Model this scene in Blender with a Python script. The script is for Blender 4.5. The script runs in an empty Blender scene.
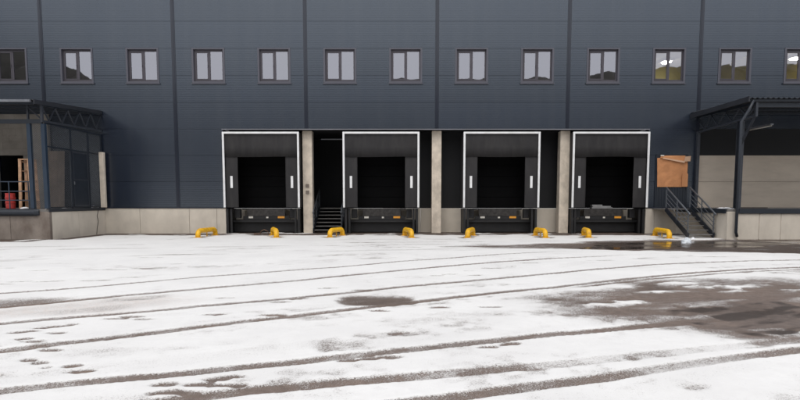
import bpy, math, random
import numpy as np
R = math.radians
random.seed(7)
S = bpy.context.scene
COL = S.collection

# ------------------------------------------------------------------ camera
CAM_D, CAM_H = 25.0, 1.52
cam = bpy.data.cameras.new('camera'); cam_o = bpy.data.objects.new('camera', cam); COL.objects.link(cam_o)
cam.sensor_width = 36.0; cam.lens = 536.0 / 800.0 * 36.0
TILT = 4.5
cam_o.location = (0, -CAM_D, CAM_H); cam_o.rotation_euler = (R(90 - TILT), 0, 0)
cam.shift_x = -2.0 / 800; cam.shift_y = (201 + 536 * math.tan(R(TILT)) - 200) / 800
cam.clip_end = 2000; cam.clip_start = 0.05
S.camera = cam_o
# ------------------------------------------------------------------ sky, sun, exposure
SUN_EL, SUN_AZ = 56.0, 186.0          # azimuth from +Y clockwise: behind the photographer
w = bpy.data.worlds.new('World'); S.world = w; w.use_nodes = True
nt = w.node_tree; nt.nodes.clear()
out = nt.nodes.new('ShaderNodeOutputWorld'); bg = nt.nodes.new('ShaderNodeBackground')
sky = nt.nodes.new('ShaderNodeTexSky'); sky.sky_type = 'NISHITA'; sky.sun_disc = False
sky.sun_elevation = R(SUN_EL); sky.sun_rotation = R(SUN_AZ); sky.dust_density = 5.0; sky.air_density = 1.0; sky.ozone_density = 1.0
hs = nt.nodes.new('ShaderNodeHueSaturation'); hs.inputs['Saturation'].default_value = 0.15
nt.links.new(sky.outputs[0], hs.inputs['Color'])
mixw = nt.nodes.new('ShaderNodeMix'); mixw.data_type = 'RGBA'; mixw.inputs[0].default_value = 0.75
mixw.inputs['B'].default_value = (8.3, 8.5, 9.1, 1)            # even cloud cover over the clear-sky model
nt.links.new(hs.outputs[0], mixw.inputs['A']); nt.links.new(mixw.outputs['Result'], bg.inputs['Color'])
bg.inputs['Strength'].default_value = 0.10
nt.links.new(bg.outputs[0], out.inputs['Surface'])
sl = bpy.data.lights.new('sun', 'SUN'); so = bpy.data.objects.new('sun', sl); COL.objects.link(so)
sl.energy = 0.75; sl.angle = R(35); sl.color = (1.0, 0.93, 0.84)
so.rotation_euler = (R(90 - SUN_EL), 0, R(180 - SUN_AZ)); so.location = (0, -30, 40)
S.view_settings.view_transform = 'Standard'; S.view_settings.look = 'None'
S.view_settings.exposure = 0.46; S.view_settings.gamma = 1.0; S.view_settings.use_curve_mapping = False

# ------------------------------------------------------------------ materials
def mat(name, base, rough=0.6, metal=0.0, var=0.12, vscale=3.0, bump=0.0, bscale=40.0, spec=0.5, objvar=0.0,
        stain=None, stain_scale=0.8, stain_amt=0.5, stain_stretch=(1, 1, 1), ribs=None, rvar=0.0):
    m = bpy.data.materials.new(name); m.use_nodes = True
    t = m.node_tree; p = t.nodes['Principled BSDF']; L = t.links.new
    p.inputs['Roughness'].default_value = rough; p.inputs['Metallic'].default_value = metal
    p.inputs['Specular IOR Level'].default_value = spec
    geo = t.nodes.new('ShaderNodeNewGeometry')
    n = t.nodes.new('ShaderNodeTexNoise'); n.inputs['Scale'].default_value = vscale; n.inputs['Detail'].default_value = 6
    L(geo.outputs['Position'], n.inputs['Vector'])
    mr = t.nodes.new('ShaderNodeMapRange'); mr.interpolation_type = 'SMOOTHSTEP'; mr.inputs['From Min'].default_value = 0.2; mr.inputs['From Max'].default_value = 0.8
    mr.inputs['To Min'].default_value = 1 - var; mr.inputs['To Max'].default_value = 1 + var
    L(n.outputs['Fac'], mr.inputs['Value'])
    val = mr.outputs[0]
    if objvar:
        oi = t.nodes.new('ShaderNodeObjectInfo'); m2 = t.nodes.new('ShaderNodeMapRange')
        m2.inputs['To Min'].default_value = 1 - objvar; m2.inputs['To Max'].default_value = 1 + objvar
        L(oi.outputs['Random'], m2.inputs['Value'])
        mm = t.nodes.new('ShaderNodeMath'); mm.operation = 'MULTIPLY'; L(val, mm.inputs[0]); L(m2.outputs[0], mm.inputs[1]); val = mm.outputs[0]
    sc = t.nodes.new('ShaderNodeVectorMath'); sc.operation = 'SCALE'; sc.inputs[0].default_value = base[:3]
    L(val, sc.inputs['Scale'])
    colr = sc.outputs[0]
    if stain:
        mp = t.nodes.new('ShaderNodeMapping'); mp.inputs['Scale'].default_value = stain_stretch; L(geo.outputs['Position'], mp.inputs['Vector'])
        n2 = t.nodes.new('ShaderNodeTexNoise'); n2.inputs['Scale'].default_value = stain_scale; n2.inputs['Detail'].default_value = 7; n2.inputs['Roughness'].default_value = 0.65
        L(mp.outputs[0], n2.inputs['Vector'])
        m3 = t.nodes.new('ShaderNodeMapRange'); m3.interpolation_type = 'SMOOTHSTEP'; m3.inputs['From Min'].default_value = 0.38; m3.inputs['From Max'].default_value = 0.78
        m3.inputs['To Max'].default_value = stain_amt; L(n2.outputs['Fac'], m3.inputs['Value'])
        mx = t.nodes.new('ShaderNodeMix'); mx.data_type = 'RGBA'; mx.inputs['B'].default_value = (*stain[:3], 1)
        L(m3.outputs[0], mx.inputs[0]); L(colr, mx.inputs['A']); colr = mx.outputs['Result']
    L(colr, p.inputs['Base Color'])
    if rvar:
        m4 = t.nodes.new('ShaderNodeMapRange'); m4.inputs['From Min'].default_value = 0.3; m4.inputs['From Max'].default_value = 0.7
        m4.inputs['To Min'].default_value = rough - rvar; m4.inputs['To Max'].default_value = rough + rvar
        L(n.outputs['Fac'], m4.inputs['Value']); L(m4.outputs[0], p.inputs['Roughness'])
    hgt = None
    if bump:
        n3 = t.nodes.new('ShaderNodeTexNoise'); n3.inputs['Scale'].default_value = bscale; n3.inputs['Detail'].default_value = 5
        L(geo.outputs['Position'], n3.inputs['Vector']); hgt = n3.outputs['Fac']; bs, bd = bump, 0.01
    if ribs:
        sx = t.nodes.new('ShaderNodeSeparateXYZ'); L(geo.outputs['Position'], sx.inputs[0])
        mu = t.nodes.new('ShaderNodeMath'); mu.operation = 'MULTIPLY'; mu.inputs[1].default_value = 2 * math.pi / ribs[0]; L(sx.outputs[ribs[2]], mu.inputs[0])
        sn = t.nodes.new('ShaderNodeMath'); sn.operation = 'SINE'; L(mu.outputs[0], sn.inputs[0]); hgt = sn.outputs[0]; bs, bd = ribs[1], 0.004
    if hgt is not None:
        b = t.nodes.new('ShaderNodeBump'); b.inputs['Strength'].default_value = bs; b.inputs['Distance'].default_value = bd
        L(hgt, b.inputs['Height']); L(b.outputs[0], p.inputs['Normal'])
    return m

M = {}
M['facade'] = mat('facade_panel', (0.0055, 0.0098, 0.0220), 0.27, 0, 0.06, 0.5, objvar=0.09, ribs=(0.10, 0.055, 2), spec=1.0,
                  stain=(0.034, 0.037, 0.045), stain_scale=0.9, stain_amt=0.3, stain_stretch=(3.0, 1, 0.16))
fp_ = M['facade'].node_tree.nodes['Principled BSDF']; fp_.inputs['IOR'].default_value = 1.64; fp_.inputs['Specular Tint'].default_value = (0.84, 0.925, 1.0, 1)
M['flash'] = mat('flashing', (0.018, 0.022, 0.034), 0.20, 0, 0.08, 1.0, spec=0.6)
M['drip'] = mat('drip_flashing', (0.20, 0.20, 0.22), 0.4, 0, 0.1, 2.0)
M['casing'] = mat('window_casing', (0.085, 0.085, 0.105), 0.4, 0, 0.06, 2.0)
M['frame'] = mat('window_frame', (0.062, 0.056, 0.068), 0.45, 0, 0.05, 3.0)
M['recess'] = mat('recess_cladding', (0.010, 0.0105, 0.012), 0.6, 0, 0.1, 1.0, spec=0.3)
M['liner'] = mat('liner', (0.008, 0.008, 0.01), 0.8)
M['cream'] = mat('cream_panel', (0.54, 0.465, 0.38), 0.6, 0, 0.06, 0.8, stain=(0.31, 0.26, 0.21), stain_scale=0.9, stain_amt=0.45, stain_stretch=(0.6, 1, 2.5))
M['plinth'] = mat('plinth_concrete', (0.60, 0.545, 0.465), 0.8, 0, 0.08, 1.5, bump=0.3, bscale=30, stain=(0.38, 0.34, 0.29), stain_scale=1.1, stain_amt=0.45, stain_stretch=(1, 1, 0.5))
M['column'] = mat('column_concrete', (0.66, 0.58, 0.48), 0.85, 0, 0.14, 3.0, bump=0.6, bscale=25, stain=(0.34, 0.295, 0.24), stain_scale=2.2, stain_amt=0.7, stain_stretch=(1, 1, 0.7))
M['conc_dirty'] = mat('stained_concrete', (0.225, 0.192, 0.165), 0.9, 0, 0.16, 2.0, bump=0.8, bscale=20, stain=(0.10, 0.072, 0.057), stain_scale=1.3, stain_amt=0.85, stain_stretch=(1, 1, 0.6))
M['conc_floor'] = mat('platform_floor', (0.16, 0.15, 0.14), 0.8, 0, 0.15, 2.0, bump=0.4)
M['block'] = mat('block_wall', (0.27, 0.245, 0.215), 0.9, 0, 0.12, 2.5, bump=0.6, bscale=25, stain=(0.17, 0.15, 0.13), stain_scale=1.0, stain_amt=0.6)
M['ply'] = mat('plywood', (0.27, 0.21, 0.16), 0.75, 0, 0.2, 2.0, stain=(0.16, 0.12, 0.09), stain_scale=2, stain_amt=0.6, stain_stretch=(3, 3, 0.4))
M['steel'] = mat('painted_steel', (0.014, 0.019, 0.028), 0.42, 0, 0.15, 4.0, bump=0.2, bscale=60)
M['steel_blue'] = mat('blue_painted_steel', (0.014, 0.028, 0.050), 0.42, 0, 0.15, 4.0)
M['steel_rail'] = mat('rail_steel', (0.040, 0.045, 0.056), 0.4, 0.2, 0.2, 6.0)
M['tread'] = mat('tread_grating', (0.15, 0.145, 0.14), 0.6, 0.2, 0.3, 9.0)
M['stair_rail'] = mat('stair_rail', (0.11, 0.12, 0.135), 0.4, 0.2, 0.2, 6.0)
M['galv'] = mat('galvanised', (0.19, 0.20, 0.22), 0.45, 0.5, 0.2, 5.0)
M['roofsheet'] = mat('roof_sheet', (0.025, 0.027, 0.033), 0.45, 0.1, 0.15, 2.0)
M['curtain'] = mat('dock_curtain', (0.0160, 0.0150, 0.0165), 0.75, 0, 0.3, 1.2, bump=0.8, bscale=5, stain=(0.036, 0.034, 0.033), stain_scale=1.6, stain_amt=0.6, stain_stretch=(2.5, 1, 0.5))
M['rubber'] = mat('black_rubber', (0.012, 0.012, 0.013), 0.6, 0, 0.3, 8.0, bump=0.5, bscale=40)
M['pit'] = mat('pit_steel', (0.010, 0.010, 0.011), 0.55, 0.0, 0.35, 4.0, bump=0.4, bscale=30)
M['lip'] = mat('worn_lip', (0.040, 0.037, 0.035), 0.5, 0.3, 0.45, 7.0, bump=0.4, bscale=30)
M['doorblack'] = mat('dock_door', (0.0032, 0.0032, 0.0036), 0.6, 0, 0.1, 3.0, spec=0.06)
M['white'] = mat('white_frame', (0.78, 0.79, 0.80), 0.45, 0, 0.05, 4.0, stain=(0.5, 0.48, 0.45), stain_scale=3, stain_amt=0.4)
M['refl_w'] = mat('white_reflector', (0.62, 0.60, 0.54), 0.35, 0, 0.1)
M['refl_o'] = mat('orange_reflector', (0.75, 0.33, 0.04), 0.35, 0, 0.1)
M['yellow'] = mat('yellow_paint', (0.86, 0.47, 0.010), 0.5, 0, 0.10, 5.0, bump=0.25, bscale=30, stain=(0.30, 0.14, 0.03), stain_scale=7, stain_amt=0.65)
M['card'] = mat('cardboard', (0.54, 0.245, 0.105), 0.85, 0, 0.12, 3.0, bump=0.4, bscale=12, stain=(0.34, 0.15, 0.07), stain_scale=2, stain_amt=0.5)
M['card_pale'] = mat('cardboard_edge', (0.55, 0.36, 0.24), 0.85, 0, 0.12, 3.0)
M['wood'] = mat('ladder_wood', (0.46, 0.28, 0.17), 0.75, 0, 0.25, 6.0)
M['plank'] = mat('dark_plank', (0.05, 0.042, 0.038), 0.8, 0, 0.25, 6.0)
M['red'] = mat('red_plastic', (0.42, 0.035, 0.03), 0.4, 0, 0.15, 5.0)
M['snowlump'] = mat('snow_lump', (0.80, 0.81, 0.83), 0.7, 0, 0.04, 4.0, bump=0.8, bscale=18)
M['plastic_white'] = mat('white_plastic', (0.66, 0.70, 0.74), 0.4, 0, 0.1, 6.0)
M['grey_board'] = mat('grey_board', (0.25, 0.25, 0.25), 0.7, 0, 0.2, 4.0)
M['rust'] = mat('rusty_hose', (0.16, 0.085, 0.05), 0.7, 0, 0.3, 9.0)
M['room_yellow'] = mat('room_wall_yellow', (0.62, 0.52, 0.16), 0.8, 0, 0.04)
M['room_white'] = mat('room_ceiling', (0.68, 0.67, 0.65), 0.8, 0, 0.04)
M['room_dark'] = mat('dark_room', (0.10, 0.10, 0.11), 0.9, 0, 0.1)
M['hill'] = mat('hill_ground', (0.070, 0.064, 0.053), 0.95, 0, 0.5, 0.08, stain=(0.045, 0.048, 0.035), stain_scale=0.15, stain_amt=0.9)
def emis(name, col, s):
    m = bpy.data.materials.new(name); m.use_nodes = True; t = m.node_tree; t.nodes.clear()
    o = t.nodes.new('ShaderNodeOutputMaterial'); e = t.nodes.new('ShaderNodeEmission')
    e.inputs[0].default_value = (*col, 1); e.inputs[1].default_value = s; t.links.new(e.outputs[0], o.inputs[0]); return m
M['tube'] = emis('lit_fluorescent_tube', (1.0, 0.97, 0.86), 42.0)
def glass(name, refl, tint):
    m = bpy.data.materials.new(name); m.use_nodes = True; t = m.node_tree; t.nodes.clear(); L = t.links.new
    o = t.nodes.new('ShaderNodeOutputMaterial'); mx = t.nodes.new('ShaderNodeMixShader')
    tr = t.nodes.new('ShaderNodeBsdfTransparent'); tr.inputs[0].default_value = (*tint, 1)
    gl = t.nodes.new('ShaderNodeBsdfGlossy'); gl.inputs['Roughness'].default_value = 0.015; gl.inputs['Color'].default_value = (0.93, 0.93, 1.0, 1)
    n = t.nodes.new('ShaderNodeTexNoise'); n.inputs['Scale'].default_value = 2.2; n.inputs['Detail'].default_value = 1
    g = t.nodes.new('ShaderNodeNewGeometry'); L(g.outputs['Position'], n.inputs['Vector'])
    b = t.nodes.new('ShaderNodeBump'); b.inputs['Strength'].default_value = 0.03; b.inputs['Distance'].default_value = 0.02
    L(n.outputs['Fac'], b.inputs['Height']); L(b.outputs[0], gl.inputs['Normal'])
    mx.inputs[0].default_value = refl; L(tr.outputs[0], mx.inputs[1]); L(gl.outputs[0], mx.inputs[2]); L(mx.outputs[0], o.inputs[0]); return m
M['glass'] = glass('coated_window_glass', 0.335, (0.75, 0.76, 0.78))

# ------------------------------------------------------------------ mesh builder
ORG = {}
class MB:
    def __init__(self): self.v = []; self.f = []; self.smooth = False
    def add(self, vs, fs):
        n = len(self.v); self.v += [tuple(p) for p in vs]; self.f += [tuple(i + n for i in f) for f in fs]; return self
    def box(self, x0, x1, y0, y1, z0, z1):
        return self.add([(x0, y0, z0), (x1, y0, z0), (x1, y1, z0), (x0, y1, z0), (x0, y0, z1), (x1, y0, z1), (x1, y1, z1), (x0, y1, z1)],
                        [(0, 3, 2, 1), (4, 5, 6, 7), (0, 1, 5, 4), (1, 2, 6, 5), (2, 3, 7, 6), (3, 0, 4, 7)])
    def bar(self, p, q, a, b, up=(0, 0, 1)):
        p, q = np.array(p, float), np.array(q, float); d = q - p; d /= np.linalg.norm(d); u = np.array(up, float)
        if abs(d @ u) > 0.95: u = np.array((1.0, 0, 0))
        s = np.cross(d, u); s /= np.linalg.norm(s); u = np.cross(s, d)
        c = [(-a / 2, -b / 2), (a / 2, -b / 2), (a / 2, b / 2), (-a / 2, b / 2)]
        vs = [p + s * i + u * j for i, j in c] + [q + s * i + u * j for i, j in c]
        return self.add(vs, [(0, 1, 2, 3), (7, 6, 5, 4), (0, 4, 5, 1), (1, 5, 6, 2), (2, 6, 7, 3), (3, 7, 4, 0)])
    def tube(self, pts, r, n=8, cap=True):
        P = [np.array(p, float) for p in pts]; rings = []
        rr = r if isinstance(r, (list, tuple)) else [r] * len(P)
        u = None
        for i, p in enumerate(P):
            d = P[min(i + 1, len(P) - 1)] - P[max(i - 1, 0)]; d /= np.linalg.norm(d)
            if u is None:
                u = np.array((0, 0, 1.0)) if abs(d[2]) < 0.9 else np.array((1.0, 0, 0))
            s = np.cross(d, u); s /= np.linalg.norm(s); u = np.cross(s, d)
            rings.append([p + rr[i] * (math.cos(2 * math.pi * k / n) * s + math.sin(2 * math.pi * k / n) * u) for k in range(n)])
        vs = [v for rg in rings for v in rg]; fs = []
        for i in range(len(P) - 1):
            for k in range(n): fs.append((i * n + k, i * n + (k + 1) % n, (i + 1) * n + (k + 1) % n, (i + 1) * n + k))
        if cap: fs += [tuple(reversed(range(n))), tuple((len(P) - 1) * n + k for k in range(n))]
        return self.add(vs, fs)
    def lathe(self, cx, cy, prof, n=24):
        vs = []; fs = []
        for r, z in prof: vs += [(cx + r * math.cos(2 * math.pi * k / n), cy + r * math.sin(2 * math.pi * k / n), z) for k in range(n)]
        for i in range(len(prof) - 1):
            for k in range(n): fs.append((i * n + k, i * n + (k + 1) % n, (i + 1) * n + (k + 1) % n, (i + 1) * n + k))
        fs += [tuple(reversed(range(n))), tuple((len(prof) - 1) * n + k for k in range(n))]
        return self.add(vs, fs)
    def holed(self, x0, x1, y0, y1, z0, z1, holes):
        """upright slab with rectangular holes (hx0,hx1,hz0,hz1)"""
        hs = [(max(a, x0), min(b, x1), max(c, z0), min(d, z1)) for a, b, c, d in holes]
        hs = [h for h in hs if h[1] - h[0] > 1e-4 and h[3] - h[2] > 1e-4]
        X = sorted({x0, x1, *[h[0] for h in hs], *[h[1] for h in hs]}); Z = sorted({z0, z1, *[h[2] for h in hs], *[h[3] for h in hs]})
        solid = lambda i, j: 0 <= i < len(X) - 1 and 0 <= j < len(Z) - 1 and not any(h[0] - 1e-6 <= X[i] and X[i + 1] <= h[1] + 1e-6 and h[2] - 1e-6 <= Z[j] and Z[j + 1] <= h[3] + 1e-6 for h in hs)
        for i in range(len(X) - 1):
            for j in range(len(Z) - 1):
                if not solid(i, j): continue
                a, b, c, d = X[i], X[i + 1], Z[j], Z[j + 1]
                self.add([(a, y0, c), (b, y0, c), (b, y0, d), (a, y0, d)], [(0, 1, 2, 3)])
                self.add([(a, y1, c), (b, y1, c), (b, y1, d), (a, y1, d)], [(3, 2, 1, 0)])
                if not solid(i - 1, j): self.add([(a, y0, c), (a, y0, d), (a, y1, d), (a, y1, c)], [(0, 1, 2, 3)])
                if not solid(i + 1, j): self.add([(b, y0, c), (b, y1, c), (b, y1, d), (b, y0, d)], [(0, 1, 2, 3)])
                if not solid(i, j - 1): self.add([(a, y0, c), (a, y1, c), (b, y1, c), (b, y0, c)], [(0, 1, 2, 3)])
                if not solid(i, j + 1): self.add([(a, y0, d), (b, y0, d), (b, y1, d), (a, y1, d)], [(0, 1, 2, 3)])
        return self
    def build(self, name, m, parent=None, kind=None, bevel=0, smooth=False, label=None):
        o0 = ORG.get(parent.name, (0, 0, 0)) if parent else getattr(self, 'org', (0, 0, 0))
        me = bpy.data.meshes.new(name); me.from_pydata([(a - o0[0], b - o0[1], c - o0[2]) for a, b, c in self.v], [], self.f); me.update()
        me.materials.append(m if not isinstance(m, str) else M[m])
        if smooth:
            me.polygons.foreach_set('use_smooth', [True] * len(me.polygons))
        o = bpy.data.objects.new(name, me); COL.objects.link(o)
        if parent: o.parent = parent; ORG[o.name] = o0
        else: o.location = o0
        if kind: o['kind'] = kind
        if label: o['label'] = label
        if bevel:
            b = o.modifiers.new('bevel', 'BEVEL'); b.width = bevel; b.segments = 2; b.limit_method = 'ANGLE'
        return o
def tag(o, label, cat, group=None):
    o['label'] = label; o['category'] = cat
    if group: o['group'] = group
    return o
def thing(name, label, cat, loc, group=None):
    o = bpy.data.objects.new(name, None); COL.objects.link(o); o.location = loc; o.empty_display_size = 0.3; ORG[o.name] = loc
    return tag(o, label, cat, group)
def box(name, m, parent, *a, **k): return MB().box(*a).build(name, m, parent, **k)
def copy_part(o, parent, dx):
    c = o.copy(); COL.objects.link(c); c.parent = parent; c.location = (o.location[0] + dx, o.location[1], o.location[2]); return c

# ------------------------------------------------------------------ ground with snow
rng = np.random.RandomState(3)
def vnoise(x, y, s, seed):
    g = np.random.RandomState(seed).rand(256, 256); x = x * s; y = y * s
    xi = np.floor(x).astype(int); yi = np.floor(y).astype(int); fx = x - xi; fy = y - yi
    fx = fx * fx * (3 - 2 * fx); fy = fy * fy * (3 - 2 * fy); a = lambda i, j: g[(xi + i) % 256, (yi + j) % 256]
    return (a(0, 0) * (1 - fx) + a(1, 0) * fx) * (1 - fy) + (a(0, 1) * (1 - fx) + a(1, 1) * fx) * fy
def fbm(x, y, s, seed, o=4):
    r = 0; t = 0; a = 1.0
    for k in range(o): r = r + a * vnoise(x + 17.3 * k, y - 9.1 * k, s * 2 ** k, seed + k); t += a; a *= 0.55
    return r / t
def sstep(a, b, x):
    t = np.clip((x - a) / (b - a), 0, 1); return t * t * (3 - 2 * t)
def axis(lo, hi, step):
    r = [lo]
    while r[-1] < hi: r.append(r[-1] + step(r[-1]))
    r[-1] = hi; return r
ys = axis(-24.0, 1.0, lambda y: 0.019 + 0.0050 * max(0, (y + 21.5)))
ys = [-420, -260, -160, -110, -80, -60, -45, -36, -31, -28, -26, -25] + ys + [1.6, 2.4, 3.5, 5, 10, 30, 80, 200, 420]
xp = axis(0.0, 17.5, lambda x: 0.028 + 0.0062 * max(0, x - 3)); xp = xp + [18.5, 20, 23, 28, 36, 50, 80, 140, 260, 420]
xs = [-v for v in reversed(xp[1:])] + xp
GX, GY = np.meshgrid(np.array(xs), np.array(ys)); nx, ny = len(xs), len(ys)
wx = GX + 0.10 * (fbm(GX, GY, 1.6, 5) - 0.5); wy = GY + 0.05 * (fbm(GX, GY, 2.2, 11) - 0.5) + 0.10 * (fbm(GX, GY, 0.5, 12, 2) - 0.5)
snow = np.ones_like(GX); damp = np.zeros_like(GX); pud = np.zeros_like(GX); dirt = np.zeros_like(GX)
patch = fbm(GX, GY, 0.55, 21); fine = fbm(GX, GY, 5.0, 31); strk = fbm(GX * 0.35 + GY * 0.05, GY * 1.4 - GX * 0.4, 1.2, 41)
mott = fbm(GX * 0.8 + GY * 0.2, GY * 1.3 - GX * 0.5, 2.6, 51, 5)
snow -= 0.12 * sstep(0.48, 0.72, patch) + 0.08 * sstep(0.5, 0.8, fine) + 0.16 * sstep(0.52, 0.75, mott) * sstep(0.42, 0.62, patch)
snow -= 0.26 * sstep(0.60, 0.78, strk) * sstep(0.35, 0.6, fine)
TRACKS = [  # tyre tracks: (points, half width, strength, scatter)
 ([(-6.56,-16.35),(-5.96,-16.01),(-5.35,-15.59),(-4.71,-15.06),(-4.01,-14.45),(-2.24,-13.32),(-1.21,-12.6),(-0.05,-11.68),(1.27,-10.86),(2.78,-9.88),(4.06,-9.29)], .085, .72, .1),
 ([(-5.7,-17.49),(-4.96,-16.96),(-4.37,-16.49),(-3.48,-15.86),(-2.74,-15.42),(-1.94,-14.87),(-1.06,-14.19),(-0.04,-13.41),(1.12,-12.6),(2.43,-11.79),(3.88,-11.03),(5.71,-10.35)], .095, .78, .12),
 ([(-4.92,-18.54),(-4.48,-18.28),(-3.97,-18.05),(-3.45,-17.77),(-2.9,-17.4),(-2.27,-17.08),(-1.6,-16.71),(-0.86,-16.26),(-0.04,-15.7),(0.89,-15.18),(1.92,-14.61),(3.07,-13.97),(4.41,-13.15),(5.86,-12.41),(7.33,-11.9),(8.77,-11.57),(10.2,-11.34)], .085, .78, .15),
 ([(-4.06,-19.69),(-3.69,-19.49),(-3.29,-19.26),(-2.87,-19.0),(-2.41,-18.72),(-1.91,-18.37),(-1.35,-18.02),(-0.72,-17.63),(-0.03,-17.2),(0.75,-16.71),(1.62,-16.21),(2.58,-15.75),(3.68,-15.12),(4.68,-14.54),(5.24,-14.19),(6.31,-13.73),(7.75,-13.15),(9.06,-12.88)], .085, .84, .15),
 ([(2.71,-15.91),(3.57,-15.42),(4.82,-14.68),(6.1,-14.12),(7.47,-13.57),(8.79,-13.24)], .07, .7, .1),
 ([(-3.19,-20.85),(-2.88,-20.72),(-2.54,-20.59),(-2.17,-20.49),(-1.79,-20.35),(-1.39,-20.21),(-0.96,-20.06),(-0.51,-19.88),(-0.02,-19.69),(0.5,-19.49),(1.06,-19.28),(1.67,-19.05),(2.3,-18.86),(2.86,-18.66),(3.79,-18.29)], .085, .84, .2),
 ([(-1.88,-21.1),(-1.49,-20.96),(-1.21,-20.84),(-0.83,-20.74),(-0.43,-20.63),(-0.02,-20.53),(0.42,-20.41),(0.88,-20.28),(1.36,-20.17),(1.88,-20.03),(2.42,-19.86),(3.03,-19.65),(3.66,-19.47),(4.37,-19.22)], .095, .74, .22),
 ([(0.33,-21.0),(0.78,-20.84),(1.22,-20.7),(1.68,-20.55),(2.21,-20.33),(2.78,-20.11),(3.41,-19.85),(4.06,-19.64)], .085, .80, .15)]
base_tracks = list(TRACKS); rt = random.Random(12)
for bi, offs in ((0, (-.55, .42, .9)), (1, (.33, -.6)), (2, (-.45, .5)), (3, (-.5, .3)), (5, (.35, -.28)), (7, (-.38,))):
    for o_ in offs: TRACKS.append(([(x, y + o_ * (1 + .12 * k * rt.uniform(-1, 1))) for k, (x, y) in enumerate(base_tracks[bi][0])], rt.uniform(.10, .22), rt.uniform(.06, .13), 0.0))
TRACKS += [([(-11, -8.4), (-7, -7.7), (-4, -7.1), (0, -6.5), (4, -6.2), (8, -6.1)], .22, .20, 0), ([(-11, -7.2), (-6, -6.4), (-2, -5.7), (2, -5.3), (6, -5.1)], .2, .19, 0), ([(-9, -11.3), (-5, -9.8), (-1, -8.7), (3, -7.9), (7, -7.6)], .16, .2, 0),
           ([(-12, -12.2), (-9, -11.0), (-6, -9.9), (-2, -8.4), (1, -7.6)], .12, .2, 0), ([(-13, -9.0), (-8, -5.6), (-4, -4.4), (0, -3.9), (6, -4.0)], .2, .2, 0)]
for i, (pts, hw, st, scat) in enumerate(TRACKS):
    px = np.array([p[0] for p in pts]); py = np.array([p[1] for p in pts])
    s0 = (py[1] - py[0]) / (px[1] - px[0]); s1 = (py[-1] - py[-2]) / (px[-1] - px[-2])
    fy = np.interp(wx, px, py) + np.where(wx < px[0], (wx - px[0]) * s0, 0) + np.where(wx > px[-1], (wx - px[-1]) * s1 * 0.8, 0)
    sl_ = np.gradient(np.interp(np.array(xs), px, py), np.array(xs)); cs = 1 / np.sqrt(1 + np.clip(sl_, -1.2, 1.2) ** 2)
    d = np.abs(GY + 0.6 * (wy - GY) - fy) * cs[None, :]
    along = fbm(GX, GY * 0 + i * 7.7, 0.9, 60 + i, 3); s = st * (0.80 + 0.40 * (along - 0.3))
    if i >= 8: s = st * 1.7 * sstep(0.38, 0.66, fbm(GX, GY * 0.5 + i * 3.1, 0.7, 160 + i, 3))
    hw = hw * 1.12
    if i == 0: s = s * (1 - sstep(3.6, 5.5, GX))
    if i == 1: s = s * (1 - sstep(5.0, 7.0, GX))
    if i == 4: s = s * sstep(2.5, 3.6, GX)
    if i == 5: s = s * (1 - sstep(3.4, 4.2, GX))
    if i == 6: s = s * (1 - 0.20 * sstep(-0.6, 0.3, GX) - 0.35 * sstep(0.9, 1.9, GX)); hw = .105
    if i == 7: s = s * (1 - 0.30 * sstep(1.9, 2.3, GX) * (1 - sstep(3.0, 3.8, GX)))
    snow = np.minimum(snow, 1 - s * (1 - sstep(hw * 0.8, hw * 1.22, d + 0.03 * (fine - .5))))
    ridge = np.exp(-((d - hw * 1.5) / (hw * 0.5)) ** 2); snow += 0.08 * ridge
    snow -= scat * 1.0 * np.exp(-(d / (hw * 3.2)) ** 2) * sstep(0.4, 0.7, fine) * sstep(.3, .6, patch)
def ellip(cx, cy, rx, ry, a=0, warp=0.5, sc=1.2, seed=71):
    ca, sa = math.cos(a), math.sin(a); dx, dy = GX - cx, GY - cy
    r = np.sqrt(((dx * ca + dy * sa) / rx) ** 2 + ((-dx * sa + dy * ca) / ry) ** 2)
    return r + warp * (fbm(GX, GY, sc, seed) - 0.5) * 2
def poly(P, warp, sc, seed):
    """signed distance to a polygon, negative inside, with a ragged outline"""
    d = np.full(GX.shape, 1e9); ins = np.zeros(GX.shape, bool); n = len(P)
    for i in range(n):
        (ax, ay), (bx, by) = P[i], P[(i + 1) % n]; ex, ey = bx - ax, by - ay
        t = np.clip(((GX - ax) * ex + (GY - ay) * ey) / (ex * ex + ey * ey), 0, 1)
        d = np.minimum(d, np.hypot(GX - ax - t * ex, GY - ay - t * ey))
        if by != ay: ins ^= ((ay > GY) != (by > GY)) & (GX < (bx - ax) * (GY - ay) / (by - ay) + ax)
    return np.where(ins, -d, d) + warp * (fbm(GX, GY, sc, seed, 5) - 0.5) * 2
def bare(k, amt): # k: 1 inside
    global snow
    snow = snow - amt * k
# small dark patch between two tracks in the middle
e = ellip(-0.42, -16.92, 0.72, 0.46, -0.10, 0.45, 2.5); bare(1 - sstep(0.5, 1.15, e), 0.8); damp = np.maximum(damp, 0.45 * (1 - sstep(0.4, 1.0, e)))
# thin brownish patch at the left edge
e = ellip(-5.9, -17.15, 0.95, 0.42, 0.35, 0.4, 2.0, 73); bare(1 - sstep(0.3, 1.2, e), 0.56)
e = ellip(-4.9, -17.6, 2.3, 0.75, 0.5, 0.5, 1.0, 74); dirt = np.maximum(dirt, 0.8 * (1 - sstep(0.3, 1.2, e))); bare(1 - sstep(0.3, 1.2, e), 0.22)
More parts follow.
